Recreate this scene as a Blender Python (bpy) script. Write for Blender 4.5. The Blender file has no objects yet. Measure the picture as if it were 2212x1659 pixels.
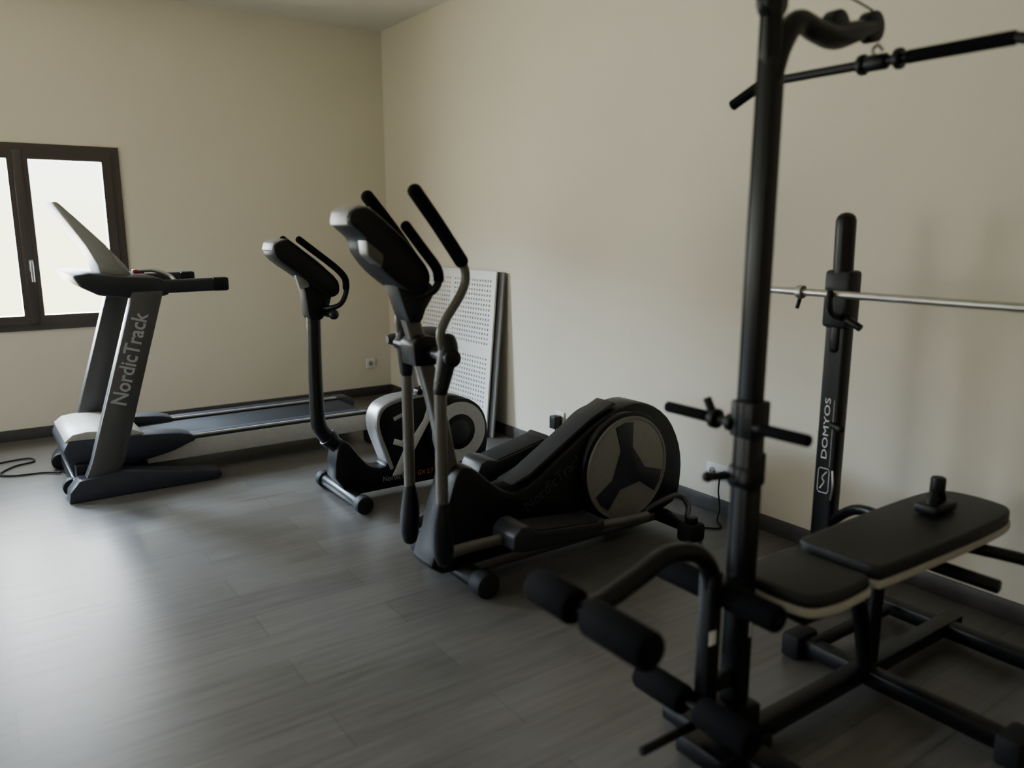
import bpy, bmesh, math
from mathutils import Vector, Matrix, Quaternion
R=math.radians
scene=bpy.context.scene
COL=scene.collection

# ------------------------------------------------------------ materials
def mat(name,col,rough=0.5,metal=0.0,var=0.06,scale=30.0,bump=0.0,spec=0.5,col2=None,coat=0.0):
    m=bpy.data.materials.new(name); m.use_nodes=True
    nt=m.node_tree; b=nt.nodes['Principled BSDF']
    tc=nt.nodes.new('ShaderNodeTexCoord'); n=nt.nodes.new('ShaderNodeTexNoise')
    n.inputs['Scale'].default_value=scale; n.inputs['Detail'].default_value=4
    nt.links.new(tc.outputs['Object'],n.inputs['Vector'])
    r=nt.nodes.new('ShaderNodeValToRGB')
    c=Vector(col)
    r.color_ramp.elements[0].position=.3; r.color_ramp.elements[1].position=.7
    r.color_ramp.elements[0].color=(*[max(0,v*(1-var)) for v in c],1)
    r.color_ramp.elements[1].color=(*[min(1,v) for v in (Vector(col2) if col2 else c*(1+var))],1)
    nt.links.new(n.outputs['Fac'],r.inputs['Fac']); nt.links.new(r.outputs['Color'],b.inputs['Base Color'])
    b.inputs['Roughness'].default_value=rough; b.inputs['Metallic'].default_value=metal
    b.inputs['Specular IOR Level'].default_value=spec
    b.inputs['Coat Weight'].default_value=coat
    if bump>0:
        bp=nt.nodes.new('ShaderNodeBump'); bp.inputs['Strength'].default_value=bump; bp.inputs['Distance'].default_value=0.003
        nt.links.new(n.outputs['Fac'],bp.inputs['Height']); nt.links.new(bp.outputs['Normal'],b.inputs['Normal'])
    return m
WALL=mat('wall_paint',(0.65,0.595,0.485),0.75,var=.015,scale=1.5,bump=0.0,spec=.3)
CEIL=mat('ceiling_paint',(0.68,0.66,0.62),0.8,var=.02,scale=3)
BASE=mat('baseboard_paint',(0.050,0.044,0.042),0.45,var=.15,scale=20)
FRAME=mat('window_frame',(0.045,0.035,0.028),0.4,var=.05)
BLACK=mat('black_plastic',(0.003,0.003,0.004),0.42,spec=.28)
BLKM=mat('black_metal',(0.0025,0.0025,0.003),0.36,spec=.28)
FOAM=mat('black_foam',(0.002,0.002,0.003),0.85,bump=.5,scale=200,spec=.12)
DGREY=mat('dark_grey_plastic',(0.016,0.017,0.021),0.42,spec=.35)
SLATE=mat('slate_plastic',(0.022,0.024,0.036),0.45,spec=.35)
UPR=mat('grey_metal_paint',(0.066,0.065,0.067),0.38,metal=.3)
TAUPE=mat('taupe_metal_paint',(0.092,0.085,0.072),0.38,metal=.3)
COVER=mat('taupe_cover',(0.20,0.19,0.173),0.5)
SILVER=mat('silver_paint',(0.34,0.34,0.34),0.35,metal=.4)
RAIL=mat('deck_rail_silver',(0.42,0.41,0.39),0.4,metal=.15)
LGREY=mat('light_grey_plastic',(0.25,0.245,0.23),0.45)
CREAM=mat('cream_plastic',(0.34,0.32,0.27),0.45)
WHITE=mat('white_plastic',(0.70,0.69,0.66),0.5,var=.02)
DECAL=mat('decal_white',(0.50,0.50,0.50),0.5,var=.02)
RINGW=mat('ring_grey',(0.42,0.42,0.43),0.45)
CHROME=mat('chrome_steel',(0.45,0.43,0.40),0.33,metal=.9)
BELT=mat('running_belt',(0.008,0.008,0.009),0.7,bump=.3,scale=300,spec=.3)
RUBBER=mat('rubber',(0.006,0.006,0.007),0.65,spec=.3)
VINYL=mat('seat_vinyl',(0.008,0.0085,0.0095),0.5,bump=.3,scale=150,spec=.35)
PIPING=mat('pale_board',(0.38,0.35,0.29),0.6)
TEXTG=mat('grey_print',(0.32,0.32,0.34),0.4)
TEXTD=mat('dark_print',(0.035,0.035,0.045),0.35)
TEXTW=mat('white_print',(0.6,0.6,0.6),0.4)
ORANGE=mat('orange_print',(0.6,0.13,0.03),0.4)
RED=mat('red_plastic',(0.4,0.02,0.02),0.4)
BOARDG=mat('plasterboard_core',(0.12,0.115,0.11),0.8)
HOLE=mat('perforation_shadow',(0.05,0.048,0.045),0.9)
SCREEN=mat('dark_screen',(0.015,0.018,0.022),0.12)

def floor_mat():
    m=bpy.data.materials.new('grey_plank_floor'); m.use_nodes=True
    nt=m.node_tree; L=nt.links.new; N=nt.nodes.new; b=nt.nodes['Principled BSDF']
    tc=N('ShaderNodeTexCoord')
    br=N('ShaderNodeTexBrick'); br.inputs['Scale'].default_value=1
    br.inputs['Brick Width'].default_value=1.25; br.inputs['Row Height'].default_value=.19
    br.inputs['Mortar Size'].default_value=.0022; br.inputs['Mortar Smooth'].default_value=.2
    br.inputs['Color1'].default_value=(.38,.38,.38,1); br.inputs['Color2'].default_value=(.70,.70,.70,1)
    br.inputs['Mortar'].default_value=(.08,.08,.08,1); br.offset=.37
    L(tc.outputs['Object'],br.inputs['Vector'])
    mp=N('ShaderNodeMapping'); mp.inputs['Scale'].default_value=(1.6,22,1)
    L(tc.outputs['Object'],mp.inputs['Vector'])
    n=N('ShaderNodeTexNoise'); n.inputs['Scale'].default_value=1.8; n.inputs['Detail'].default_value=7; n.inputs['Roughness'].default_value=.6
    L(mp.outputs['Vector'],n.inputs['Vector'])
    mx=N('ShaderNodeMix'); mx.data_type='RGBA'; mx.blend_type='MIX'; mx.inputs['Factor'].default_value=.6
    L(br.outputs['Color'],mx.inputs['A']); L(n.outputs['Fac'],mx.inputs['B'])
    r=N('ShaderNodeValToRGB'); e=r.color_ramp.elements
    e[0].position=.25; e[0].color=(.040,.037,.034,1); e[1].position=.75; e[1].color=(.148,.137,.124,1)
    L(mx.outputs['Result'],r.inputs['Fac']); L(r.outputs['Color'],b.inputs['Base Color'])
    b.inputs['Specular IOR Level'].default_value=.6
    rr=N('ShaderNodeMapRange'); rr.inputs['To Min'].default_value=.30; rr.inputs['To Max'].default_value=.44
    L(n.outputs['Fac'],rr.inputs['Value']); L(rr.outputs['Result'],b.inputs['Roughness'])
    bp=N('ShaderNodeBump'); bp.inputs['Strength'].default_value=.22; bp.inputs['Distance'].default_value=.002
    L(mx.outputs['Result'],bp.inputs['Height']); L(bp.outputs['Normal'],b.inputs['Normal'])
    return m
FLOOR=floor_mat()

# ------------------------------------------------------------ geometry kit
def catmull(pts,n=6,closed=False):
    P=[Vector(p) for p in pts]; out=[]; m=len(P)
    rng=range(m if closed else m-1)
    for i in rng:
        if closed: a,b,c,d=P[(i-1)%m],P[i],P[(i+1)%m],P[(i+2)%m]
        else: a=P[max(i-1,0)];b=P[i];c=P[i+1];d=P[min(i+2,m-1)]
        for k in range(n):
            t=k/n
            out.append(.5*((2*b)+(c-a)*t+(2*a-5*b+4*c-d)*t*t+(-a+3*b-3*c+d)*t**3))
    if not closed: out.append(P[-1])
    return out

class M:
    def __init__(s): s.bm=bmesh.new(); s.mats=[]
    def mi(s,m):
        if m not in s.mats: s.mats.append(m)
        return s.mats.index(m)
    def merge(s,bm,m):
        i=s.mi(m)
        bmesh.ops.recalc_face_normals(bm,faces=bm.faces)
        for f in bm.faces: f.material_index=i; f.smooth=True
        me=bpy.data.meshes.new('t'); bm.to_mesh(me); bm.free(); s.bm.from_mesh(me); bpy.data.meshes.remove(me)
        return s
    def bev(s,bm,off,seg=2,ang=35):
        if off<=0: return
        es=[e for e in bm.edges if len(e.link_faces)==2 and e.calc_face_angle(0)>R(ang)]
        if es: bmesh.ops.bevel(bm,geom=es,offset=off,segments=seg,affect='EDGES',clamp_overlap=True,profile=.5)
    def box(s,lo,hi,m,bev=.004,rot=None,seg=2):
        bm=bmesh.new(); lo=Vector(lo);hi=Vector(hi)
        bmesh.ops.create_cube(bm,size=1)
        c=(lo+hi)/2; d=hi-lo
        bmesh.ops.scale(bm,vec=d,verts=bm.verts)
        s.bev(bm,bev,seg)
        if rot: bmesh.ops.rotate(bm,cent=(0,0,0),matrix=rot,verts=bm.verts)
        bmesh.ops.translate(bm,vec=c,verts=bm.verts)
        return s.merge(bm,m)
    def prism(s,pts,y0,y1,m,bev=.006,smooth=0,axis='y',seg=2,taper=None):
        pts=[(p[0],p[1],0) for p in pts]
        if smooth: pts=[tuple(p) for p in catmull(pts,smooth,True)]
        bm=bmesh.new()
        def put(p,y):
            if axis=='y': return (p[0],y,p[1])
            if axis=='x': return (y,p[0],p[1])
            return (p[0],p[1],y)
        a=[bm.verts.new(put(p,y0)) for p in pts]; b=[bm.verts.new(put(p,y1)) for p in pts]
        bm.faces.new(a); bm.faces.new(b[::-1]); n=len(pts)
        for i in range(n): bm.faces.new((a[i],b[i],b[(i+1)%n],a[(i+1)%n]))
        bmesh.ops.recalc_face_normals(bm,faces=bm.faces)
        s.bev(bm,bev,seg,50 if smooth else 35)
        return s.merge(bm,m)
    def tube(s,pts,r,m,smooth=6,seg=16,sec=None,ref=(0,1,0),round_end=False,closed=False):
        P=[Vector(p) for p in pts]
        rs=r if isinstance(r,(list,tuple)) else [r]*len(P)
        Q=[p.copy() for p in P]
        if smooth:
            Q=catmull(P,smooth,closed)
            rr=catmull([(v,0,0) for v in rs],smooth,closed); rs=[v.x for v in rr]
        n=len(Q); bm=bmesh.new(); rings=[]
        ref=Vector(ref); prev=None
        stations=[]
        for i in range(n):
            if closed: t=(Q[(i+1)%n]-Q[i-1])
            else: t=(Q[min(i+1,n-1)]-Q[max(i-1,0)])
            t.normalize(); stations.append((Q[i],t,rs[i]))
        if round_end and not closed:
            def capr(st,sg):
                q,t,rd=st; o=[]
                for a in (30,55,75,88):
                    o.append((q+t*sg*rd*math.sin(R(a))*.8,t,rd*math.cos(R(a))))
                return o
            stations=capr(stations[0],-1)[::-1]+stations+capr(stations[-1],1)
        for q,t,rd in stations:
            a=ref-t*ref.dot(t)
            if a.length<.15:
                a=prev-t*prev.dot(t) if prev is not None else t.orthogonal()
            a.normalize(); prev=a; b=t.cross(a)
            ring=[]
            for k in range(seg):
                th=2*math.pi*k/seg; cx,cy=math.cos(th),math.sin(th)
                if sec:
                    p=.45
                    ex=math.copysign(abs(cx)**p,cx)*sec[0]/2; ey=math.copysign(abs(cy)**p,cy)*sec[1]/2
                else: ex,ey=cx*rd,cy*rd
                ring.append(bm.verts.new(q+a*ex+b*ey))
            rings.append(ring)
        m2=len(rings)
        for i in range(m2 if closed else m2-1):
            A=rings[i];B=rings[(i+1)%m2]
            for k in range(seg): bm.faces.new((A[k],A[(k+1)%seg],B[(k+1)%seg],B[k]))
        if not closed:
            bm.faces.new(rings[0][::-1]); bm.faces.new(rings[-1])
        return s.merge(bm,m)
    def cyl(s,p0,p1,r,m,r2=None,seg=32,bev=.003):
        p0=Vector(p0);p1=Vector(p1); d=p1-p0; L=d.length
        bm=bmesh.new(); bmesh.ops.create_cone(bm,cap_ends=True,segments=seg,radius1=r,radius2=r if r2 is None else r2,depth=L)
        if bev: s.bev(bm,bev,2,50)
        q=Vector((0,0,1)).rotation_difference(d.normalized())
        bmesh.ops.rotate(bm,cent=(0,0,0),matrix=q.to_matrix(),verts=bm.verts)
        bmesh.ops.translate(bm,vec=(p0+p1)/2,verts=bm.verts)
        return s.merge(bm,m)
    def ring(s,c,ro,ri,y0,y1,m,seg=48):
        bm=bmesh.new(); V=[]
        for (rd,y) in ((ri,y1),(ri,y0),(ro,y0),(ro,y1)):
            V.append([bm.verts.new((c[0]+rd*math.cos(2*math.pi*k/seg),y,c[1]+rd*math.sin(2*math.pi*k/seg))) for k in range(seg)])
        for i in range(4):
            A=V[i];B=V[(i+1)%4]
            for k in range(seg): bm.faces.new((A[k],A[(k+1)%seg],B[(k+1)%seg],B[k]))
        s.bev(bm,.002,1,60)
        return s.merge(bm,m)
    def rectring(s,o,i,d0,d1,m,put,bev=.004):
        bm=bmesh.new(); V=[]
        for (r,d) in ((i,d1),(i,d0),(o,d0),(o,d1)):
            V.append([bm.verts.new(put(u,d,z)) for u,z in ((r[0],r[2]),(r[1],r[2]),(r[1],r[3]),(r[0],r[3]))])
        for a in range(4):
            A=V[a];B=V[(a+1)%4]
            for k in range(4): bm.faces.new((A[k],A[(k+1)%4],B[(k+1)%4],B[k]))
        s.bev(bm,bev,2,60)
        return s.merge(bm,m)
    def ball(s,c,rad,m,seg=20):
        bm=bmesh.new(); bmesh.ops.create_uvsphere(bm,u_segments=seg,v_segments=seg//2,radius=1)
        rad=rad if isinstance(rad,(tuple,list)) else (rad,)*3
        bmesh.ops.scale(bm,vec=rad,verts=bm.verts); bmesh.ops.translate(bm,vec=c,verts=bm.verts)
        return s.merge(bm,m)
    def text(s,txt,org,Rd,Nn,length,m,height=None,bold=0.0):
        cu=bpy.data.curves.new('txt','FONT'); cu.body=txt; cu.size=1; cu.extrude=0; cu.offset=bold; cu.resolution_u=3
        ob=bpy.data.objects.new('txt',cu); COL.objects.link(ob)
        bpy.context.view_layer.update()
        dg=bpy.context.evaluated_depsgraph_get(); me=bpy.data.meshes.new_from_object(ob.evaluated_get(dg))
        bpy.data.objects.remove(ob); bpy.data.curves.remove(cu)
        xs=[v.co.x for v in me.vertices]; ys=[v.co.y for v in me.vertices]
        sx=length/(max(xs)-min(xs)); sy=sx if height is None else height/(max(ys)-min(ys))
        Rd=Vector(Rd).normalized(); Nn=Vector(Nn).normalized(); U=Nn.cross(Rd)
        x0=min(xs); bm=bmesh.new(); bm.from_mesh(me); bpy.data.meshes.remove(me)
        for v in bm.verts:
            x,y=v.co.x,v.co.y
            v.co=Vector(org)+Rd*((x-x0)*sx)+U*(y*sy)+Nn*.0008
        i=s.mi(m)
        for f in bm.faces: f.material_index=i
        me=bpy.data.meshes.new('t'); bm.to_mesh(me); bm.free(); s.bm.from_mesh(me); bpy.data.meshes.remove(me)
        return s
    def done(s,name,parent=None,base=None,**props):
        me=bpy.data.meshes.new(name)
        base=Vector(base) if base is not None else (Vector(parent['_o']) if parent is not None else Vector((0,0,0)))
        bmesh.ops.translate(s.bm,vec=-base,verts=s.bm.verts)
        s.bm.to_mesh(me); s.bm.free()
        for m in s.mats: me.materials.append(m)
        me.set_sharp_from_angle(angle=R(38))
        ob=bpy.data.objects.new(name,me); COL.objects.link(ob)
        if parent is not None:
            ob.parent=parent
            ob['_o']=[base.x,base.y,base.z]
            po=Vector(parent['_o']); ob.location=base-po
        else: ob.location=base; ob['_o']=[base.x,base.y,base.z]
        for k,v in props.items(): ob[k]=v
        return ob
def thing(name,loc,label,category,**kw):
    e=bpy.data.objects.new(name,None); e.empty_display_size=.1; COL.objects.link(e); e.location=loc
    e['_o']=list(loc); e['label']=label; e['category']=category
    for k,v in kw.items(): e[k]=v
    return e

# ------------------------------------------------------------ room shell
XW=3.12; YW=6.36; ZC=3.07; XL=-3.2; YB=-1.6; T=.2
def wall_with_holes(name,axis,pos,thick,u0,u1,holes):
    w=M()
    us=sorted(set([u0,u1]+[h[0] for h in holes]+[h[1] for h in holes])); zs=sorted(set([0,ZC]+[h[2] for h in holes]+[h[3] for h in holes]))
    bm=bmesh.new()
    inh=lambda u,z: any(h[0]<u<h[1] and h[2]<z<h[3] for h in holes)
    def P(u,d,z): return (u,d,z) if axis=='y' else (d,u,z)
    def solid(i,j):
        if i<0 or j<0 or i>=len(us)-1 or j>=len(zs)-1: return False
        return not inh((us[i]+us[i+1])/2,(zs[j]+zs[j+1])/2)
    for i in range(len(us)-1):
        for j in range(len(zs)-1):
            if not solid(i,j): continue
            a,b,c,d=us[i],us[i+1],zs[j],zs[j+1]
            for q in (pos,pos+thick): bm.faces.new([bm.verts.new(P(*t)) for t in ((a,q,c),(b,q,c),(b,q,d),(a,q,d))])
            for (di,dj,e) in ((-1,0,((a,c),(a,d))),(1,0,((b,c),(b,d))),(0,-1,((a,c),(b,c))),(0,1,((a,d),(b,d)))):
                if not solid(i+di,j+dj):
                    (p,q2)=e
                    bm.faces.new([bm.verts.new(P(*t)) for t in ((p[0],pos,p[1]),(q2[0],pos,q2[1]),(q2[0],pos+thick,q2[1]),(p[0],pos+thick,p[1]))])
    bmesh.ops.remove_doubles(bm,verts=bm.verts,dist=1e-5)
    w.merge(bm,WALL)
    return w.done(name,kind='structure')
W1=(-.21,1.035,.765,2.02); W2=(-2.6,-1.2,.765,2.02); W3=(2.8,4.9,.3,2.15)
wall_with_holes('wall_north','y',YW,T,XL-T,XW+T,[W1,W2])
wall_with_holes('wall_east','x',XW,T,YB,YW,[])
wall_with_holes('wall_west','x',XL,-T,YB,YW,[W3])
wall_with_holes('wall_south','y',YB,-T,XL-T,XW+T,[])
M().box((XL-T,YB-T,-.1),(XW+T,YW+T,0),FLOOR,0).done('floor',kind='structure')
M().box((XL-T,YB-T,ZC),(XW+T,YW+T,ZC+.1),CEIL,0).done('ceiling',kind='structure')
def baseboard(name,p0,p1,nrm):
    m=M(); d=.014
    x0,y0=p0;x1,y1=p1
    lo=(min(x0,x1,x0+nrm[0]*d,x1+nrm[0]*d),min(y0,y1,y0+nrm[1]*d,y1+nrm[1]*d),0)
    hi=(max(x0,x1,x0+nrm[0]*d,x1+nrm[0]*d),max(y0,y1,y0+nrm[1]*d,y1+nrm[1]*d),.08)
    m.box(lo,hi,BASE,.003); return m.done(name,kind='structure')
baseboard('baseboard_north',(XL,YW),(XW,YW),(0,-1))
baseboard('baseboard_east',(XW,YB),(XW,YW-.015),(-1,0))
baseboard('baseboard_west',(XL,YB),(XL,YW-.015),(1,0))

def window(name,axis,pos,W,sgn=1):
    u0,u1,z0,z1=W; m=M()
    put=(lambda u,d,z:(u,pos+sgn*d,z)) if axis=='y' else (lambda u,d,z:(pos+sgn*d,u,z))
    mid=(u0+u1)/2; f=.062; fz=.05; g=.06
    m.rectring((u0,u1,z0,z1),(u0+f,u1-f,z0+fz,z1-fz),-.014,.07,FRAME,put)
    for a,b in ((u0+f-.006,mid-.001),(mid+.001,u1-f+.006)):
        c,d=z0+fz-.006,z1-fz+.006
        m.rectring((a,b,c,d),(a+g,b-g,c+g,d-g),-.024,.055,FRAME,put)
    lo=put(mid-.028,-.032,z0+fz-.004); hi=put(mid+.028,-.01,z1-fz+.004)
    m.box([min(p,q) for p,q in zip(lo,hi)],[max(p,q) for p,q in zip(lo,hi)],FRAME,.005)
    return m.done(name,kind='structure'),mid
win,mid=window('window_1','y',YW,W1)
window('window_2','y',YW,W2); window('added_west_window','x',XL,W3,-1)  # the west window is unseen, added as an opening for fill light
h=M(); h.box((mid+.0,YW-.042,1.17),(mid+.026,YW-.032,1.25),SILVER,.004)
h.box((mid+.004,YW-.07,1.22),(mid+.022,YW-.038,1.24),SILVER,.004); h.box((mid+.004,YW-.08,1.10),(mid+.022,YW-.066,1.24),SILVER,.005)
ho=h.done('handle',base=(mid,YW-.03,1.2)); ho.parent=win; ho.location=(mid,YW-.03,1.2)

# ------------------------------------------------------------ treadmill
t=thing('treadmill',(1.3,5.1,0),'grey folding treadmill with cream motor hood and long black belt','treadmill')
def foot(y0,y1):
    m=M(); m.prism([(.36,0),(1.14,0),(1.17,.025),(1.15,.06),(.95,.085),(.64,.14),(.42,.12),(.37,.06)],y0,y1,SLATE,.012)
    return m.done('base_foot',t)
foot(4.66,4.79); foot(5.47,5.60)
m=M(); m.box((.40,4.75,.03),(.48,5.5,.10),BLACK,.01); m.box((.42,4.78,.09),(.56,5.48,.17),BLACK,.01)
m.cyl((.40,4.80,.05),(.40,4.85,.05),.05,RUBBER); m.cyl((.40,5.40,.05),(.40,5.45,.05),.05,RUBBER); m.done('cross_frame',t)
def upright(y0,y1,text):
    m=M(); m.prism([(.43,.06),(.61,.10),(.655,.19),(.93,1.12),(.77,1.12),(.49,.2)],y0,y1,UPR,.012)
    o=m.done('upright',t)
    if text:
        k=M(); d=Vector((.28,0,.90)).normalized()
        k.text('NordicTrack',Vector((.685,y0,.50)),d,(0,-1,0),.52,TEXTG,height=.082,bold=.018)
        k.done('lettering',o,base=(.7,y0,.6),label='grey printed brand lettering')
    return o
upright(4.685,4.765,True); upright(5.495,5.575,False)
m=M()
m.prism([(.41,.10),(.37,.24),(.40,.30),(.80,.28),(.83,.15),(.7,.1)],4.86,5.46,SLATE,.02); m.done('motor_housing',t)
m=M(); m.prism([(.385,.295),(.43,.330),(.50,.338),(.74,.318),(.80,.285),(.79,.27),(.40,.27)],4.875,5.445,CREAM,.012); m.done('motor_hood',t,label='cream plastic hood')
m=M()
for y0,y1 in ((4.87,4.97),(5.40,5.50)):
    m.box((.80,y0,.10),(2.24,y1,.212),RAIL,.006)
    m.box((.80,y0+.004,.205),(2.24,y1-.004,.235),DGREY,.006)
    m.box((.98,y0+.02,.23),(2.16,y0+.085,.241),SLATE,.002)
    m.box((.98,y0+.002,.228),(2.2,y0+.014,.240),RAIL,.002)
m.box((.8,4.95,.10),(2.24,5.42,.19),BLACK,.004)
m.done('deck',t)
m=M(); m.box((.78,4.975,.165),(2.22,5.395,.222),BELT,.02); m.done('running_belt',t)
for y0,y1 in ((4.85,4.985),(5.385,5.52)):
    m=M(); m.prism([(.66,.13),(.66,.26),(.72,.285),(.95,.27),(1.05,.245),(1.07,.21),(1.02,.19),(.9,.15)],y0,y1,SLATE,.012,smooth=3); m.done('rail_cover',t)
    m=M(); m.prism([(2.2,.11),(2.2,.238),(2.30,.232),(2.34,.19),(2.32,.12)],y0,y1,DGREY,.012); m.box((2.2,y0+.02,.0),(2.30,y1-.02,.12),RUBBER,.02); m.done('rear_foot',t)
m=M(); m.prism([(.49,1.215),(.53,1.15),(.61,1.105),(.75,1.085),(.96,1.09),(.98,1.15),(.92,1.19),(.72,1.205),(.57,1.225)],4.70,5.56,DGREY,.02); m.done('dashboard',t)
for y in (4.735,5.525):
    m=M(); m.tube([(.85,y,1.14),(1.0,y,1.14),(1.27,y,1.143)],1.0,DGREY,smooth=0,sec=(.06,.074),seg=24)
    m.box((1.20,y-.034,1.105),(1.29,y+.034,1.182),BLACK,.012)
    m.done('handrail',t)
m=M()
m.prism([(.455,1.595),(.48,1.60),(.51,1.57),(.68,1.385),(.79,1.25),(.82,1.19),(.66,1.19),(.645,1.26),(.60,1.36)],4.93,5.30,LGREY,.012)
o=m.done('console',t,label='light grey plastic console')
m=M(); d=Vector((.80-.475,0,1.25-1.605)).normalized()
rot=Matrix(((d.x,0,-d.z),(0,1,0),(d.z,0,d.x)))
m.box((.622-.12,4.96,1.446-.004),(.622+.12,5.27,1.446+.004),SCREEN,.003,rot=rot); m.done('screen',o)
m=M(); m.box((.84,5.02,1.20),(.90,5.08,1.225),RED,.006); m.tube([(.87,5.04,1.21),(.93,4.97,1.22),(.99,4.92,1.19)],.005,RED); m.done('safety_key',t,label='small red safety key')
m=M(); m.tube([(.84,4.88,1.225),(.92,4.86,1.225),(1.0,4.84,1.19),(1.02,4.80,1.15)],.012,CHROME,ref=(0,0,1)); m.done('pulse_grip',t)
M().tube([(.385,5.3,.012),(.3,5.37,.008),(.15,5.40,.008),(.08,5.48,.008),(.16,5.62,.008),(.27,5.68,.008),(.24,5.78,.008),(.05,5.74,.008),(-.2,5.60,.008),(-.5,5.62,.008)],.006,RUBBER,ref=(0,0,1)).done('power_cord',t)

# ------------------------------------------------------------ exercise bike
b=thing('exercise_bike',(2.0,3.88,0),'black and silver upright exercise bike with step-through frame','exercise bike')
YB0=3.88
m=M(); m.cyl((1.60,3.63,.05),(1.60,4.16,.05),.036,BLKM); m.done('front_stabilizer',b)
for y in (3.60,4.13):
    M().cyl((1.60,y,.05),(1.60,y+.06,.05),.048,RUBBER,bev=.01).done('end_cap',b)
m=M(); m.cyl((2.50,3.66,.045),(2.50,4.12,.045),.03,BLKM); m.done('rear_stabilizer',b)
m=M(); m.box((1.58,3.84,.03),(2.52,3.92,.09),BLKM,.01); m.tube([(1.60,3.88,.06),(1.585,3.88,.2),(1.57,3.88,.32)],.02,BLKM,smooth=3); m.done('frame',b)
m=M(); m.tube([(1.475,3.88,1.04),(1.47,3.88,.75),(1.47,3.88,.52),(1.48,3.88,.43),(1.53,3.88,.355),(1.60,3.88,.29),(1.64,3.88,.25)],[.036,.036,.038,.040,.042,.042,.042],BLKM,seg=24)
m.cyl((1.515,3.88,.372),(1.545,3.88,.342),.049,BLACK); m.done('console_mast',b)
m=M(); m.prism([(1.57,.09),(1.545,.30),(1.60,.345),(1.66,.27),(1.73,.19),(1.82,.17),(1.83,.25),(1.78,.40),(1.80,.485),(1.90,.52),(2.06,.53),(2.26,.52),(2.42,.45),(2.49,.32),(2.49,.18),(2.42,.085),(2.0,.07)],3.815,3.945,BLACK,.015,smooth=3)
body=m.done('body_shell',b)
m=M(); m.tube([(1.86,3.88,.15),(1.83,3.88,.24),(1.79,3.88,.36),(1.785,3.88,.44),(1.82,3.88,.50),(1.90,3.88,.53),(2.02,3.88,.54),(2.10,3.88,.545)],1.0,SILVER,sec=(.142,.03),seg=24); m.done('trim_band',b,label='curved silver trim band')
m=M()
m.prism([(2.10,.50),(2.17,.50),(2.00,.24),(1.915,.11),(1.86,.11),(1.93,.24),(2.06,.40)],3.807,3.816,DECAL,.002)
m.prism([(1.87,.29),(1.94,.26),(1.965,.31),(1.94,.32),(1.925,.30),(1.88,.32)],3.807,3.816,DECAL,.001)
m.prism([(1.88,.42),(1.96,.45),(1.95,.465),(1.875,.44)],3.807,3.816,TEXTG,.001)
m.done('graphic',body,label='white slashed decal')
m=M(); m.text('NordicTrack',(1.80,3.807,.088),(1,0,.0),(0,-1,0),.20,TEXTG,height=.030)
m.text('GX 2.7',(2.015,3.807,.088),(1,0,0),(0,-1,0),.10,ORANGE,height=.026); m.done('lettering',body)
fc=(2.28,.305)
m=M(); m.cyl((fc[0],3.795,fc[1]),(fc[0],3.965,fc[1]),.195,BLACK,seg=64); m.ring(fc,.175,.105,3.783,3.80,RINGW); m.cyl((fc[0],3.787,fc[1]),(fc[0],3.80,fc[1]),.106,BLACK,seg=48)
m.cyl((fc[0],3.78,fc[1]),(fc[0],3.79,fc[1]),.07,DGREY,seg=48)
m.ring(fc,.175,.105,3.96,3.975,RINGW); m.done('flywheel_cover',b,label='round black cover with light grey ring')
m=M(); m.cyl((2.14,3.72,.28),(2.14,4.04,.28),.022,DGREY)
m.box((2.125,3.735,.12),(2.155,3.75,.28),DGREY,.004); m.box((2.125,4.01,.28),(2.155,4.025,.44),DGREY,.004); m.done('crank',b)
m=M(); m.box((2.09,3.62,.10),(2.19,3.73,.13),BLACK,.008); m.tube([(2.10,3.64,.13),(2.11,3.675,.17),(2.10,3.71,.13)],.008,BLACK); m.done('pedal',b)
m=M(); m.box((2.09,4.03,.43),(2.19,4.14,.46),BLACK,.008); m.tube([(2.10,4.05,.46),(2.11,4.085,.50),(2.10,4.12,.46)],.008,BLACK); m.done('pedal',b)
m=M(); m.cyl((2.06,3.88,.50),(2.0,3.88,.83),.025,LGREY); m.cyl((2.062,3.88,.49),(2.045,3.88,.58),.036,BLACK); m.cyl((2.04,3.80,.565),(2.04,3.88,.565),.018,BLACK); m.done('seat_post',b)
def saddle():
    m=M(); bm=bmesh.new(); rings=[]
    prof=[(1.885,.02,.862,.02),(1.91,.045,.862,.03),(1.97,.07,.86,.034),(2.05,.12,.862,.038),(2.13,.145,.87,.042),(2.18,.13,.875,.038),(2.205,.08,.875,.02)]
    for x,w,z,hh in prof:
        rings.append([bm.verts.new((x,3.88+w*math.cos(a),z+hh*math.copysign(abs(math.sin(a))**.8,math.sin(a)))) for a in [2*math.pi*k/20 for k in range(20)]])
    for A,B in zip(rings,rings[1:]):
        for k in range(20): bm.faces.new((A[k],A[(k+1)%20],B[(k+1)%20],B[k]))
    bm.faces.new(rings[0][::-1]); bm.faces.new(rings[-1])
    m.merge(bm,VINYL); m.done('seat',b)
saddle()
m=M(); m.prism([(1.26,1.35),(1.27,1.385),(1.32,1.405),(1.36,1.39),(1.56,1.225),(1.59,1.16),(1.575,1.125),(1.52,1.12),(1.42,1.205),(1.29,1.30)],3.79,3.97,BLACK,.015,smooth=3)
o=m.done('console',b)
M().prism([(1.252,1.352),(1.265,1.392),(1.32,1.41),(1.305,1.375),(1.29,1.335)],3.80,3.96,LGREY,.008).done('console_tip',o,label='silver console edge')
m=M(); m.prism([(1.385,1.25),(1.42,1.14),(1.43,1.03),(1.445,1.0),(1.505,1.0),(1.54,1.05),(1.57,1.14),(1.54,1.2)],3.83,3.93,BLACK,.012); m.prism([(1.37,1.23),(1.43,1.22),(1.44,1.17),(1.39,1.16)],3.82,3.84,LGREY,.004); m.done('console_neck',b)
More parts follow.
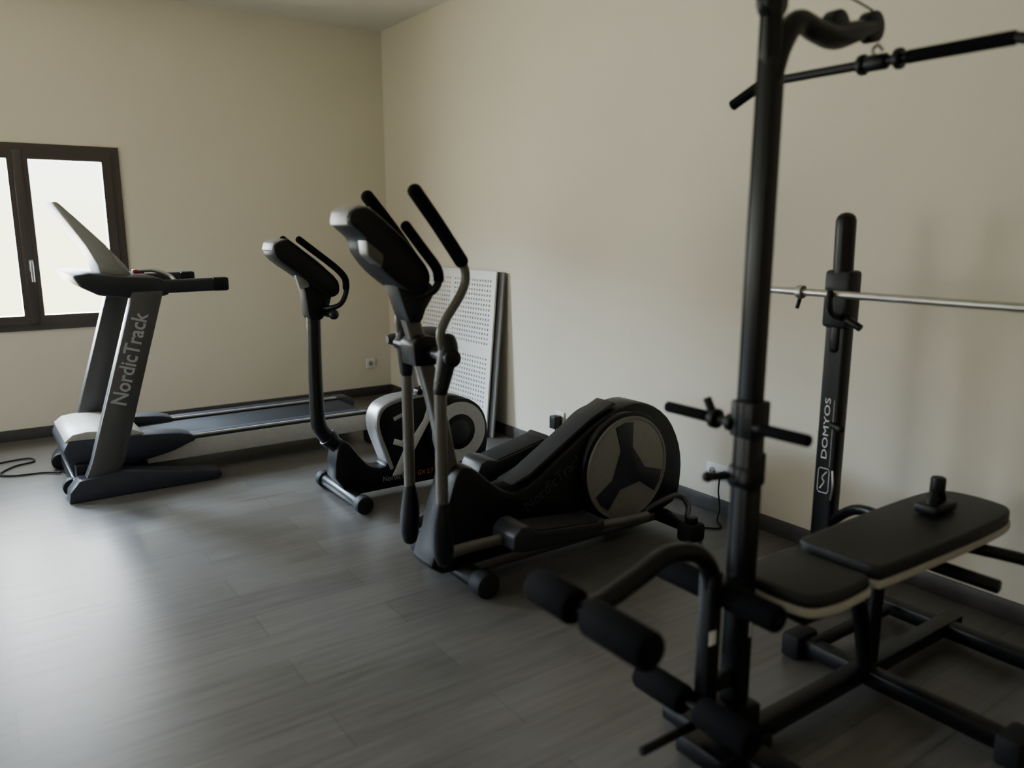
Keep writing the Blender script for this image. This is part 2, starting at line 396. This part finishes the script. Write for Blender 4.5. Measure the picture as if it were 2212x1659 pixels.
for sg in (-1,1):
    y=YB0+sg*.115
    m=M(); m.tube([(1.50,3.88,1.06),(1.53,3.88+sg*.07,1.06),(1.575,y,1.08),(1.61,y,1.14),(1.605,y,1.20),(1.56,y,1.262)],.013,BLKM,ref=(0,.3,1))
    m.tube([(1.61,y,1.16),(1.605,y,1.21),(1.56,y,1.262),(1.46,y,1.34),(1.375,y,1.405)],.017,FOAM,round_end=True,ref=(0,1,.2)); m.done('handlebar',b)
m=M(); m.cyl((1.54,3.77,1.03),(1.54,3.88,1.03),.02,BLACK,bev=.005); m.ball((1.54,3.77,1.03),.026,BLACK); m.cyl((1.54,3.88,1.05),(1.50,3.88,1.05),.03,BLACK); m.done('adjustment_knob',b)

# ------------------------------------------------------------ elliptical
e=thing('elliptical_trainer',(2.1,2.72,0),'dark elliptical cross trainer with taupe arms and round rear cover','elliptical trainer')
m=M(); m.cyl((1.60,2.49,.055),(1.60,2.98,.055),.042,BLKM); m.done('front_stabilizer',e)
for y in (2.44,2.94): M().cyl((1.60,y,.055),(1.60,y+.08,.055),.055,RUBBER,bev=.012).done('end_cap',e)
m=M(); m.box((2.68,2.38,.045),(2.76,2.97,.095),BLKM,.012); m.done('rear_stabilizer',e)
for y in (2.36,2.92):
    m=M(); m.box((2.665,y,.0),(2.775,y+.09,.09),RUBBER,.018); m.cyl((2.72,y+.045,.08),(2.72,y+.045,.12),.03,BLACK,bev=.006); m.done('end_cap',e)
m=M(); m.tube([(1.6,2.62,.06),(2.72,2.62,.065)],.022,UPR,smooth=0); m.tube([(1.6,2.82,.06),(2.72,2.82,.065)],.022,UPR,smooth=0)
m.tube([(2.6,2.60,.12),(2.78,2.56,.17),(2.82,2.52,.12),(2.76,2.47,.09)],.014,UPR,ref=(0,0,1)); m.done('frame',e)
m=M(); m.prism([(1.50,.06),(1.49,.22),(1.545,.40),(1.585,.49),(1.65,.49),(1.74,.41),(1.84,.345),(1.95,.36),(2.12,.46),(2.32,.58),(2.50,.645),(2.64,.635),(2.78,.55),(2.87,.40),(2.89,.24),(2.84,.10),(2.6,.07),(2.2,.07)],2.635,2.805,BLACK,.015,smooth=3)
body=m.done('body_shell',e)
m=M(); m.prism([(1.86,.37),(1.95,.38),(2.12,.475),(2.30,.585),(2.46,.65),(2.44,.665),(2.30,.605),(2.12,.50),(1.96,.405)],2.66,2.78,DGREY,.004); m.done('top_trim',body)
m=M(); m.text('NordicTrack',(1.93,2.634,.24),(.86,0,.5),(0,-1,0),.36,TEXTD,height=.055); m.done('lettering',body)
cc=(2.475,.355)
def disc(y0,y1,s):
    m=M(); m.cyl((cc[0],y0,cc[1]),(cc[0],y1,cc[1]),.268,BLACK,seg=72,bev=.006)
    ya=min(y0,y1) if s<0 else max(y0,y1)
    m.cyl((cc[0],ya,cc[1]),(cc[0],ya+s*.008,cc[1]),.248,COVER,seg=72)
    m.ring(cc,.246,.236,min(ya+s*.006,ya+s*.011),max(ya+s*.006,ya+s*.011),COVER,seg=72)
    pts=[]
    for a in (98,-25,-138):
        A=R(a); d=Vector((math.cos(A),math.sin(A))); n=Vector((-d.y,d.x))
        pts+= [d*.10-n*.036, d*.215-n*.054, d*.225, d*.215+n*.054, d*.10+n*.036]
    pts=sorted(pts,key=lambda p: math.atan2(p.y,p.x))
    m.prism([(cc[0]+p.x,cc[1]+p.y) for p in pts],ya+s*.006,ya+s*.014,SLATE,.003)
    m.done('drive_cover',e,label='round taupe cover with dark three-pointed star')
disc(2.595,2.64,-1); disc(2.80,2.845,1)
m=M(); m.tube([(1.415,2.72,1.14),(1.44,2.72,1.05),(1.49,2.72,.90),(1.54,2.72,.70),(1.59,2.72,.46),(1.62,2.72,.35)],1.0,TAUPE,sec=(.056,.066),seg=24); m.done('mast',e,label='taupe metal mast')
m=M(); m.cyl((1.465,2.46,.985),(1.485,2.96,.985),.022,BLKM)
m.prism([(1.41,.93),(1.40,1.02),(1.43,1.05),(1.50,1.045),(1.54,1.0),(1.52,.93)],2.66,2.78,BLACK,.012); m.done('pivot_axle',e)
m=M(); m.prism([(1.145,1.47),(1.15,1.51),(1.19,1.53),(1.24,1.52),(1.36,1.42),(1.45,1.32),(1.465,1.26),(1.43,1.205),(1.36,1.23),(1.27,1.30),(1.215,1.37),(1.20,1.42)],2.62,2.81,BLACK,.02,smooth=3)
o=m.done('console',e)
M().prism([(1.138,1.465),(1.145,1.518),(1.185,1.538),(1.24,1.528),(1.205,1.50),(1.18,1.46)],2.635,2.795,LGREY,.01).done('console_tip',o,label='silver console edge')
M().prism([(1.20,1.415),(1.27,1.36),(1.26,1.315),(1.205,1.36)],2.612,2.69,TAUPE,.008).done('speaker_pod',o)
m=M(); m.prism([(1.33,1.27),(1.375,1.14),(1.39,1.10),(1.445,1.10),(1.465,1.15),(1.51,1.215),(1.49,1.25),(1.42,1.28)],2.66,2.78,BLACK,.015); m.done('console_neck',e)
for sg in (-1,1):
    y=2.72+sg*.11
    m=M(); m.tube([(1.40,2.72,1.19),(1.43,2.72+sg*.06,1.205),(1.465,y,1.225),(1.49,y,1.265),(1.48,y,1.31)],.015,BLKM,ref=(0,.3,1))
    m.tube([(1.49,y,1.265),(1.48,y,1.31),(1.42,y,1.385),(1.355,y,1.465)],.02,FOAM,round_end=True,ref=(0,1,.2)); m.done('fixed_handlebar',e)
def arm(y,px,top,low,boot,link):
    m=M(); m.tube([(px,y,.96)]+top[:-1],.017,TAUPE)
    m.done('arm_tube',e)
    m=M(); m.tube(top[-3:],.026,FOAM,round_end=True,smooth=4); m.done('arm_grip',e,label='black foam grip')
    m=M(); m.tube([(px,y,1.05),(px,y,1.0),(low[0][0],y,.86)],[.032,.038,.028],BLACK,round_end=True); m.cyl((px,y-.04,.985),(px,y+.04,.985),.034,BLACK); m.done('pivot_housing',e)
    m=M(); m.tube(low,.024,TAUPE,smooth=0); m.done('lower_arm',e,label='taupe lower swing arm')
    m=M(); m.tube(boot,[.026,.038,.042,.032],BLACK,round_end=True,seg=24); m.done('joint_boot',e)
    m=M(); m.tube(link,.022,TAUPE,smooth=2); m.done('pedal_arm',e)
arm(2.50,1.46,[(1.43,2.50,1.06),(1.45,2.50,1.12),(1.515,2.50,1.21),(1.54,2.50,1.27),(1.525,2.50,1.335),(1.43,2.50,1.465),(1.335,2.50,1.585)],[(1.425,2.50,.9),(1.425,2.50,.3)],
    [(1.425,2.50,.42),(1.42,2.50,.34),(1.425,2.50,.24),(1.43,2.50,.19)],[(1.43,2.50,.215),(1.72,2.50,.215),(2.1,2.50,.165),(2.52,2.50,.14)])
arm(2.93,1.505,[(1.48,2.93,1.06),(1.49,2.93,1.12),(1.565,2.93,1.21),(1.58,2.93,1.27),(1.55,2.93,1.335),(1.46,2.93,1.455),(1.355,2.93,1.58)],[(1.51,2.93,.9),(1.51,2.93,.25)],
    [(1.51,2.93,.36),(1.51,2.93,.28),(1.505,2.93,.18),(1.505,2.93,.12)],[(1.51,2.93,.16),(1.75,2.93,.29),(2.05,2.93,.37),(2.52,2.90,.54)])
def pedal(y,pts):
    m=M(); (x0,z0),(x1,z1)=pts; d=Vector((x1-x0,0,z1-z0)); L=d.length; d.normalize(); n=Vector((-d.z,0,d.x))
    def q(u,v): p=Vector((x0,0,z0))+d*u+n*v; return (p.x,p.z)
    m.prism([q(0,-.03),q(0,.03),q(.03,.065),q(.07,.07),q(.12,.04),q(L-.04,.03),q(L,.045),q(L,-.015),q(L-.05,-.035),q(.06,-.045)],y-.08,y+.08,DGREY,.012)
    m.prism([q(.12,.036),q(L-.03,.028),q(L-.03,.034),q(.12,.044)],y-.07,y+.07,RUBBER,.002)
    m.done('foot_pedal',e)
pedal(2.48,[(1.69,.225),(2.17,.185)]); pedal(2.95,[(1.83,.345),(2.24,.45)])

# ------------------------------------------------------------ acoustic boards
def board(name,x0,x1,z1,y0,y1,thk,mt,holes,label):
    H=math.hypot(z1,x1-x0)
    ob=M(); bm=bmesh.new()
    if not holes:
        ob.box((0,0,0),(thk,y1-y0,H),mt,.001)
    else:
        P=.034; hs=.014
        ob.box((thk*.6,0.0005,0.0005),(thk,y1-y0-.0005,H-.0005),mt,0)
        W=y1-y0
        blocksY=[(.045,.045+.512),(.60,.60+.512)]; blocksZ=[(.09,.09+.49),(.64,.64+.49)]
        def lines(blocks,total):
            out=[0]; hol=[]
            for a,bb in blocks:
                n=int((bb-a)/P+.01)
                for i in range(n):
                    s0=a+i*P+(P-hs)/2; out+= [s0,s0+hs]; hol.append((s0,s0+hs))
            out.append(total); return out,hol
        ly,hy=lines(blocksY,W); lz,hz=lines(blocksZ,H)
        sy=set(round(a,5) for a,_ in hy); sz=set(round(a,5) for a,_ in hz)
        vg={}
        def V(i,j,x):
            k=(i,j,x)
            if k not in vg: vg[k]=bm.verts.new((x,ly[i],lz[j]))
            return vg[k]
        for i in range(len(ly)-1):
            for j in range(len(lz)-1):
                hole=round(ly[i],5) in sy and round(lz[j],5) in sz
                if hole:
                    c=[V(i,j,0),V(i+1,j,0),V(i+1,j+1,0),V(i,j+1,0)]; dd=[V(i,j,.007),V(i+1,j,.007),V(i+1,j+1,.007),V(i,j+1,.007)]
                    for k in range(4): bm.faces.new((c[k],c[(k+1)%4],dd[(k+1)%4],dd[k]))
                    f=bm.faces.new(dd); f.tag=True
                else: bm.faces.new((V(i,j,0),V(i+1,j,0),V(i+1,j+1,0),V(i,j+1,0)))
        for a,bq in (((0,0),(W,0)),((W,0),(W,H)),((W,H),(0,H)),((0,H),(0,0))):
            bm.faces.new([bm.verts.new(v) for v in ((0,*a),(0,*bq),(thk*.65,*bq),(thk*.65,*a))])
        i0=ob.mi(mt); i1=ob.mi(HOLE)
        for f in bm.faces: f.material_index=i1 if f.tag else i0
        me=bpy.data.meshes.new('t'); bm.to_mesh(me); ob.bm.from_mesh(me)
    bm.free()
    o=ob.done(name,label=label,category='perforated board' if holes else 'plasterboard')
    o.location=(x0,y0,0.002); o.rotation_euler=(0,math.atan2(x1-x0,z1),0)
    return o
board('perforated_board',2.955,3.055,1.165,4.55,5.71,.013,WHITE,True,'white perforated acoustic plasterboard leaning on the wall')
board('plasterboard_sheet',2.985,3.088,1.16,4.50,5.65,.013,BOARDG,False,'plain grey plasterboard sheet leaning behind the perforated board')

# ------------------------------------------------------------ outlets
def outlet(loc,normal,n,label):
    o=thing('wall_outlet',loc,label,'wall outlet'); m=M(); w=.042*n; x,y,z=loc
    ux,uy=(1,0) if normal=='y' else (0,1)
    nx,ny=(0,-1) if normal=='y' else (-1,0)
    a=(x-ux*w+nx*.011,y-uy*w+ny*.011,z-.042); c=(x+ux*w,y+uy*w,z+.042)
    m.box(a,c,WHITE,.004); m.done('cover_plate',o)
    for i in range(n):
        c=-w+.042+i*.084; cx,cy=x+ux*c,y+uy*c
        k=M(); k.cyl((cx+nx*.010,cy+ny*.010,z),(cx+nx*.013,cy+ny*.013,z),.022,LGREY)
        for dd in (-.009,.009): k.cyl((cx+ux*dd+nx*.0125,cy+uy*dd+ny*.0125,z),(cx+ux*dd+nx*.0145,cy+uy*dd+ny*.0145,z),.003,BLACK,seg=12,bev=0)
        k.done('socket',o)
    return o
outlet((2.92,YW,.29),'y',1,'small white wall outlet above the dark baseboard')
outlet((XW,3.90,.25),'x',1,'white wall outlet with a black adapter plugged in')
outlet((XW,2.58,.22),'x',2,'double white wall outlet with a plug in it')
a=thing('power_adapter',(XW-.04,3.90,.23),'black power adapter plugged into a wall outlet','power adapter')
M().box((XW-.075,3.87,.185),(XW-.016,3.93,.27),BLACK,.008).done('adapter_body',a)
M().tube([(XW-.045,3.90,.19),(XW-.045,3.90,.12),(XW-.06,3.88,.03),(XW-.14,3.85,.006),(XW-.4,3.72,.006),(XW-.35,3.9,.006),(XW-.5,4.0,.006),(2.52,3.93,.006)],.004,RUBBER,ref=(0,.3,.2)).done('cable',a)
a=thing('power_plug',(XW-.03,2.54,.22),'black plug with thin cord hanging down','power plug')
M().cyl((XW-.05,2.54,.22),(XW-.016,2.54,.22),.018,BLACK).done('plug_body',a)
M().tube([(XW-.05,2.54,.215),(XW-.055,2.54,.14),(XW-.05,2.53,.05),(XW-.1,2.50,.006),(2.95,2.42,.006),(2.86,2.5,.006)],.004,RUBBER,ref=(0,.3,.2)).done('cable',a)

# ------------------------------------------------------------ weight bench with tower
w=thing('weight_bench',(2.2,1.27,0),'black weight bench with tall pulley tower and leg developer','weight bench')
TX,TY=1.68,1.30
m=M(); m.box((TX-.031,TY-.031,.03),(TX+.031,TY+.031,.99),BLKM,.008); m.box((TX-.026,TY-.026,.9),(TX+.026,TY+.026,1.86),BLKM,.008)
m.tube([(TX,TY,1.84),(TX-.005,TY,1.93),(TX-.01,TY,2.06)],.026,BLKM,smooth=3); m.done('tower_post',w)
m=M(); m.tube([(TX,TY,1.80),(1.71,TY,1.89),(1.77,TY,1.955),(1.85,TY,1.945),(1.93,TY,1.94),(2.02,TY,1.965),(2.09,TY,1.985)],[.028,.030,.028,.030,.032,.028,.022],BLKM)
m.done('pulley_arm',w)
for x,z in ((1.67,1.985),(2.09,1.985),(1.93,1.965)):
    M().cyl((x,TY-.018,z),(x,TY+.018,z),.040,BLACK).done('pulley',w)
M().tube([(2.09,TY,2.024),(2.128,TY,1.985),(2.132,TY,1.955)],.004,BLKM,smooth=4).done('cable',w)
M().tube([(1.632,TY,1.985),(1.628,TY,1.5),(1.625,TY,.3)],.003,BLKM,smooth=0).done('cable',w)
M().tube([(1.67,TY,2.028),(1.9,TY,2.05),(2.09,TY,2.028)],.003,BLKM,smooth=3).done('cable',w)
m=M(); m.box((1.52,TY-.10,.0),(1.74,TY+.07,.06),BLKM,.012); m.box((1.60,TY-.28,.0),(1.70,TY+.20,.05),BLKM,.012); m.box((1.63,TY-.06,.05),(1.73,TY+.05,.14),BLKM,.01); m.done('tower_base',w)
m=M(); m.box((TX-.038,TY-.038,.91),(TX+.038,TY+.038,1.01),BLACK,.008); m.done('sleeve',w)
m=M(); m.cyl((1.655,1.11,.945),(1.655,1.56,.945),.011,DGREY); m.cyl((1.655,1.10,.945),(1.655,1.245,.945),.016,FOAM,bev=.006); m.cyl((1.655,1.42,.945),(1.655,1.575,.945),.016,FOAM,bev=.006)
m.cyl((1.655,1.385,.945),(1.655,1.405,.945),.028,BLACK); m.cyl((1.655,1.33,.945),(1.655,1.35,.945),.024,BLACK); m.cyl((1.655,1.40,.95),(1.645,1.42,1.0),.012,BLACK); m.done('cross_handle',w)
m=M(); m.prism([(TX-.045,.79),(TX-.035,.83),(TX+.036,.87),(TX+.036,.78),(TX-.02,.76)],TY-.036,TY+.036,BLACK,.008); m.cyl((TX-.03,TY+.03,.80),(TX-.085,TY+.055,.80),.011,BLACK); m.ball((TX-.09,TY+.057,.80),.015,BLACK); m.done('locking_knob',w)
m=M(); m.box((1.535,TY-.024,.10),(1.583,TY+.024,.56),BLKM,.008); m.box((1.56,TY-.03,.46),(1.70,TY+.03,.52),BLKM,.006); m.box((1.56,TY-.02,.2),(1.70,TY+.02,.24),BLKM,.006)
m.done('lever_post',w)
M().box((1.535,TY-.0255,.36),(1.56,TY-.0238,.40),WHITE,0).done('warning_sticker',w,label='small white sticker')
M().box((1.69,TY-.0325,.34),(1.70,TY-.0308,.40),WHITE,0).done('warning_sticker',w,label='small white sticker')
m=M(); m.tube([(1.56,TY,.50),(1.55,TY,.565),(1.51,TY,.615),(1.45,TY,.640),(1.38,TY,.645),(1.29,TY,.615),(1.19,TY,.585),(1.11,TY,.572)],.025,BLKM); m.done('leg_lever',w)
for x,z in ((1.115,.572),(1.51,.18),(1.60,.485)): M().cyl((x,TY-.19,z),(x,TY+.17,z),.012,BLKM).done('roller_axle',w)
M().cyl((1.30,TY-.02,.14),(1.56,TY-.02,.14),.012,BLKM).done('weight_peg',w)
for x,z,r,far,near in ((1.115,.572,.045,.185,.225),(1.51,.18,.042,.20,.20),(1.60,.485,.036,.24,.19)):
    for s0,s1 in ((-near,-.025),(.025,far)):
        m=M(); m.cyl((x,TY+s0,z),(x,TY+s1,z),r,FOAM,bev=.012); m.done('foam_roller',w,label='black foam roller')
def pad(name,outline,z0,z1):
    m=M(); m.prism(outline,z0,z1,VINYL,.016,smooth=5,axis='z',seg=3)
    o=m.done(name,w)
    cx=sum(p[0] for p in outline)/len(outline); cy=sum(p[1] for p in outline)/len(outline)
    def off(p):
        d=Vector((p[0]-cx,p[1]-cy)); return (p[0]+math.copysign(.004,d.x),p[1]+math.copysign(.005,d.y))
    k=M(); k.prism([off(p) for p in outline],z0-.018,z0+.006,PIPING,.005,smooth=5,axis='z'); k.done('pad_board',o,label='pale board edge under the pad')
CY=1.23
pad('seat',[(1.72,CY-.04),(1.74,CY-.11),(1.82,CY-.135),(1.93,CY-.135),(1.995,CY-.12),(1.998,CY-.05),(1.998,CY+.05),(1.995,CY+.12),(1.93,CY+.135),(1.82,CY+.135),(1.74,CY+.11),(1.72,CY+.04)],.465,.505)
pad('backrest',[(2.022,CY+.05),(2.022,CY-.05),(2.025,CY-.12),(2.08,CY-.135),(2.4,CY-.145),(2.7,CY-.145),(2.84,CY-.12),(2.88,CY-.05),(2.88,CY+.05),(2.84,CY+.12),(2.7,CY+.145),(2.4,CY+.145),(2.08,CY+.135),(2.025,CY+.12)],.475,.522)
m=M(); m.box((1.68,CY-.01,.40),(2.80,CY+.05,.45),BLKM,.008); m.box((1.80,CY-.06,.38),(1.96,CY+.06,.46),BLKM,.006)
m.box((1.66,CY-.01,.03),(2.85,CY+.05,.08),BLKM,.008)
m.box((2.23,CY-.44,.02),(2.29,CY+.27,.075),BLKM,.01); m.box((2.20,CY-.47,.0),(2.32,CY-.40,.09),RUBBER,.015); m.box((2.20,CY+.22,.0),(2.32,CY+.29,.09),RUBBER,.015)
m.tube([(2.06,CY+.02,.42),(2.2,CY+.02,.3),(2.27,CY+.02,.06)],.025,BLKM,smooth=3)
m.tube([(2.3,CY+.02,.42),(2.3,CY+.02,.3),(2.3,CY+.02,.06)],.022,BLKM,smooth=0)
m.tube([(2.25,CY+.2,.06),(2.7,CY+.2,.06)],.022,BLKM,smooth=0)
m.box((2.74,.62,.02),(2.80,1.86,.075),BLKM,.01); m.box((2.72,.60,.0),(2.82,.68,.09),RUBBER,.015); m.box((2.72,1.80,.0),(2.82,1.88,.09),RUBBER,.015)
m.cyl((2.5,CY-.25,.38),(2.5,CY+.25,.38),.022,BLKM); m.box((2.46,CY-.03,.36),(2.54,CY+.07,.475),BLKM,.006)
m.tube([(2.77,1.72,.30),(2.68,1.55,.42),(2.60,1.3,.43)],.02,BLKM,ref=(0,0,1)); m.tube([(2.77,.74,.30),(2.68,.9,.42),(2.60,1.2,.43)],.02,BLKM,ref=(0,0,1))
m.done('bench_frame',w)
def rack(y,txt):
    x=2.77; m=M()
    m.tube([(x,y,.05),(x,y,.5),(x,y,1.10)],1.0,BLKM,smooth=2,sec=(.095,.06),seg=24)
    o=m.done('rack_upright',w)
    m=M(); m.tube([(x,y,1.0),(x,y,1.2),(x-.008,y,1.30),(x-.014,y,1.485)],.037,BLKM,smooth=3,round_end=True,seg=24); m.done('extension_tube',o)
    m=M(); m.box((x-.045,y-.055,1.08),(x+.04,y+.055,1.30),BLACK,.015)
    m.tube([(x-.03,y-.03,1.12),(x-.10,y-.03,1.14),(x-.125,y-.03,1.17),(x-.13,y-.03,1.23)],.012,BLACK); m.cyl((x-.04,y-.05,1.12),(x-.04,y-.11,1.09),.014,BLACK)
    m.done('bar_hook',o)
    m=M(); m.cyl((x-.02,y,.70),(x-.06,y-.07,.70),.012,BLACK); m.ball((x-.06,y-.075,.70),.016,BLACK); m.done('pull_pin',o)
    M().tube([(x-.035,y-.04,.52),(x-.045,y-.052,.46),(x-.035,y-.04,.40)],.004,CHROME).done('retaining_clip',o)
    if txt:
        xf=x-.0305
        k=M(); k.text('DOMYOS',(xf,y-.006,.56),(0,0,1),(-1,0,0),.245,TEXTW,height=.024,bold=.0); k.done('lettering',o,base=(xf,y,.5),label='white printed brand lettering')
        k=M()
        k.tube([(xf,y-.018,.42),(xf,y+.018,.42),(xf,y+.024,.43),(xf,y+.024,.51),(xf,y+.018,.52),(xf,y-.018,.52),(xf,y-.024,.51),(xf,y-.024,.43)],.0016,TEXTW,smooth=0,seg=6,ref=(1,0,0),closed=True)
        k.tube([(xf,y+.013,.435),(xf,y-.004,.465),(xf,y+.006,.48),(xf,y-.012,.508)],.0024,TEXTW,seg=6,ref=(1,0,0))
        k.tube([(xf,y-.022,.53),(xf,y-.022,.80)],.0009,TEXTW,smooth=0,seg=6,ref=(1,0,0))
        k.done('logo',o,base=(xf,y,.47),label='white outlined badge logo')
rack(1.75,True); rack(.74,False)

bb=thing('barbell',(2.665,1.25,1.22),'thin chrome barbell without plates resting on rack hooks','barbell')
M().cyl((2.665,.42,1.215),(2.665,2.06,1.215),.0145,CHROME).done('bar',bb)
for y in (1.86,.62):
    m=M(); m.cyl((2.665,y-.012,1.215),(2.665,y+.012,1.215),.026,CHROME); m.cyl((2.665,y,1.20),(2.66,y+.01,1.15),.008,BLKM); m.done('collar',bb)
lb=thing('pulldown_bar',(2.13,1.3,1.9),'black pulldown bar with bent ends hanging from the pulley cable','pulldown bar')
m=M(); m.tube([(2.13,1.77,1.856),(2.13,1.72,1.878),(2.13,1.66,1.898),(2.13,1.6,1.90),(2.13,1.3,1.90),(2.13,1.0,1.90),(2.13,.94,1.898),(2.13,.87,1.875),(2.13,.82,1.85)],.0135,BLKM,ref=(1,0,0),smooth=3); m.done('bar',lb)
m=M(); m.tube([(2.13,1.79,1.847),(2.13,1.69,1.892)],.017,FOAM,smooth=0,ref=(1,0,0)); m.done('grip',lb)
m=M(); m.tube([(2.13,1.21,1.90),(2.13,.95,1.90)],.018,FOAM,smooth=0,ref=(1,0,0)); m.done('grip',lb)
m=M(); m.cyl((2.13,1.27,1.90),(2.13,1.33,1.90),.022,BLACK); m.tube([(2.13,1.30,1.915),(2.12,1.31,1.93),(2.13,1.30,1.945),(2.14,1.29,1.93)],.005,CHROME); m.done('swivel_hook',lb)
for y in (1.34,1.235): M().cyl((2.13,y-.008,1.90),(2.13,y+.008,1.90),.028,BLACK).done('bar_collar',lb)
hg=thing('hand_grip',(2.6,1.24,.525),'small black clamp handle lying on the backrest','hand grip')
m=M(); m.box((2.53,1.20,.524),(2.67,1.28,.56),BLACK,.012); m.tube([(2.56,1.24,.55),(2.58,1.24,.59),(2.62,1.24,.59),(2.64,1.24,.55)],.014,BLACK); m.done('clamp_base',hg)
M().cyl((2.60,1.24,.58),(2.60,1.24,.645),.024,BLACK,bev=.008).done('knob',hg)

# ------------------------------------------------------------ light
def area(name,loc,rot,sx,sy,power,col,spread=180):
    l=bpy.data.lights.new(name,'AREA'); l.shape='RECTANGLE'; l.size=sx; l.size_y=sy; l.energy=power; l.color=col; l.spread=R(spread)
    o=bpy.data.objects.new(name,l); COL.objects.link(o); o.location=loc; o.rotation_euler=rot; return o
area('daylight_north',((W1[0]+W1[1])/2,YW+.32,1.45),(R(-76),0,0),1.6,1.7,210,(.84,.93,1.0))
area('daylight_north_second',((W2[0]+W2[1])/2,YW+.32,1.45),(R(-68),0,0),1.7,1.7,220,(.74,.87,1.0))
area('added_west_fill',(XL-.35,(W3[0]+W3[1])/2,1.35),(0,R(-65),0),2.1,2.5,34,(.74,.87,1.0))  # weak fill lamp added outside the west wall, no known source there
area('ground_bounce',(.41,YW+.22,.95),(R(-125),0,0),1.1,.3,50,(1.0,.88,.6))
area('ground_bounce_second',(-1.9,YW+.22,.95),(R(-125),0,0),1.1,.3,50,(1.0,.88,.6))
# bright open sky above the treeline, well outside the building
area('sky_glow',(-5.2,13.0,5.6),(R(-72),0,R(22)),8.5,4.6,17000,(.60,.79,1.0))
wd=bpy.data.worlds.new('World'); scene.world=wd; wd.use_nodes=True
nt=wd.node_tree; bg=nt.nodes['Background']
tc=nt.nodes.new('ShaderNodeTexCoord'); sp=nt.nodes.new('ShaderNodeSeparateXYZ'); cr=nt.nodes.new('ShaderNodeValToRGB')
nt.links.new(tc.outputs['Generated'],sp.inputs[0]); nt.links.new(sp.outputs['Z'],cr.inputs['Fac'])
cr.color_ramp.elements[0].position=.0; cr.color_ramp.elements[0].color=(.85,.85,.55,1)
cr.color_ramp.elements[1].position=.12; cr.color_ramp.elements[1].color=(.88,.94,1,1)
nt.links.new(cr.outputs['Color'],bg.inputs['Color']); bg.inputs['Strength'].default_value=6.0

# ------------------------------------------------------------ camera
cd=bpy.data.cameras.new('camera'); cam=bpy.data.objects.new('camera',cd); COL.objects.link(cam); scene.camera=cam
cd.sensor_width=36; cd.sensor_fit='HORIZONTAL'; cd.lens=1700/2212*36
cam.location=(0,0,1.45); cam.rotation_euler=(R(90)-math.atan(333/1700),0,R(-35))
cd.clip_start=.05; cd.dof.use_dof=True; cd.dof.focus_distance=4.3; cd.dof.aperture_fstop=1.3
for ob in bpy.data.objects:
    if '_o' in ob: del ob['_o']
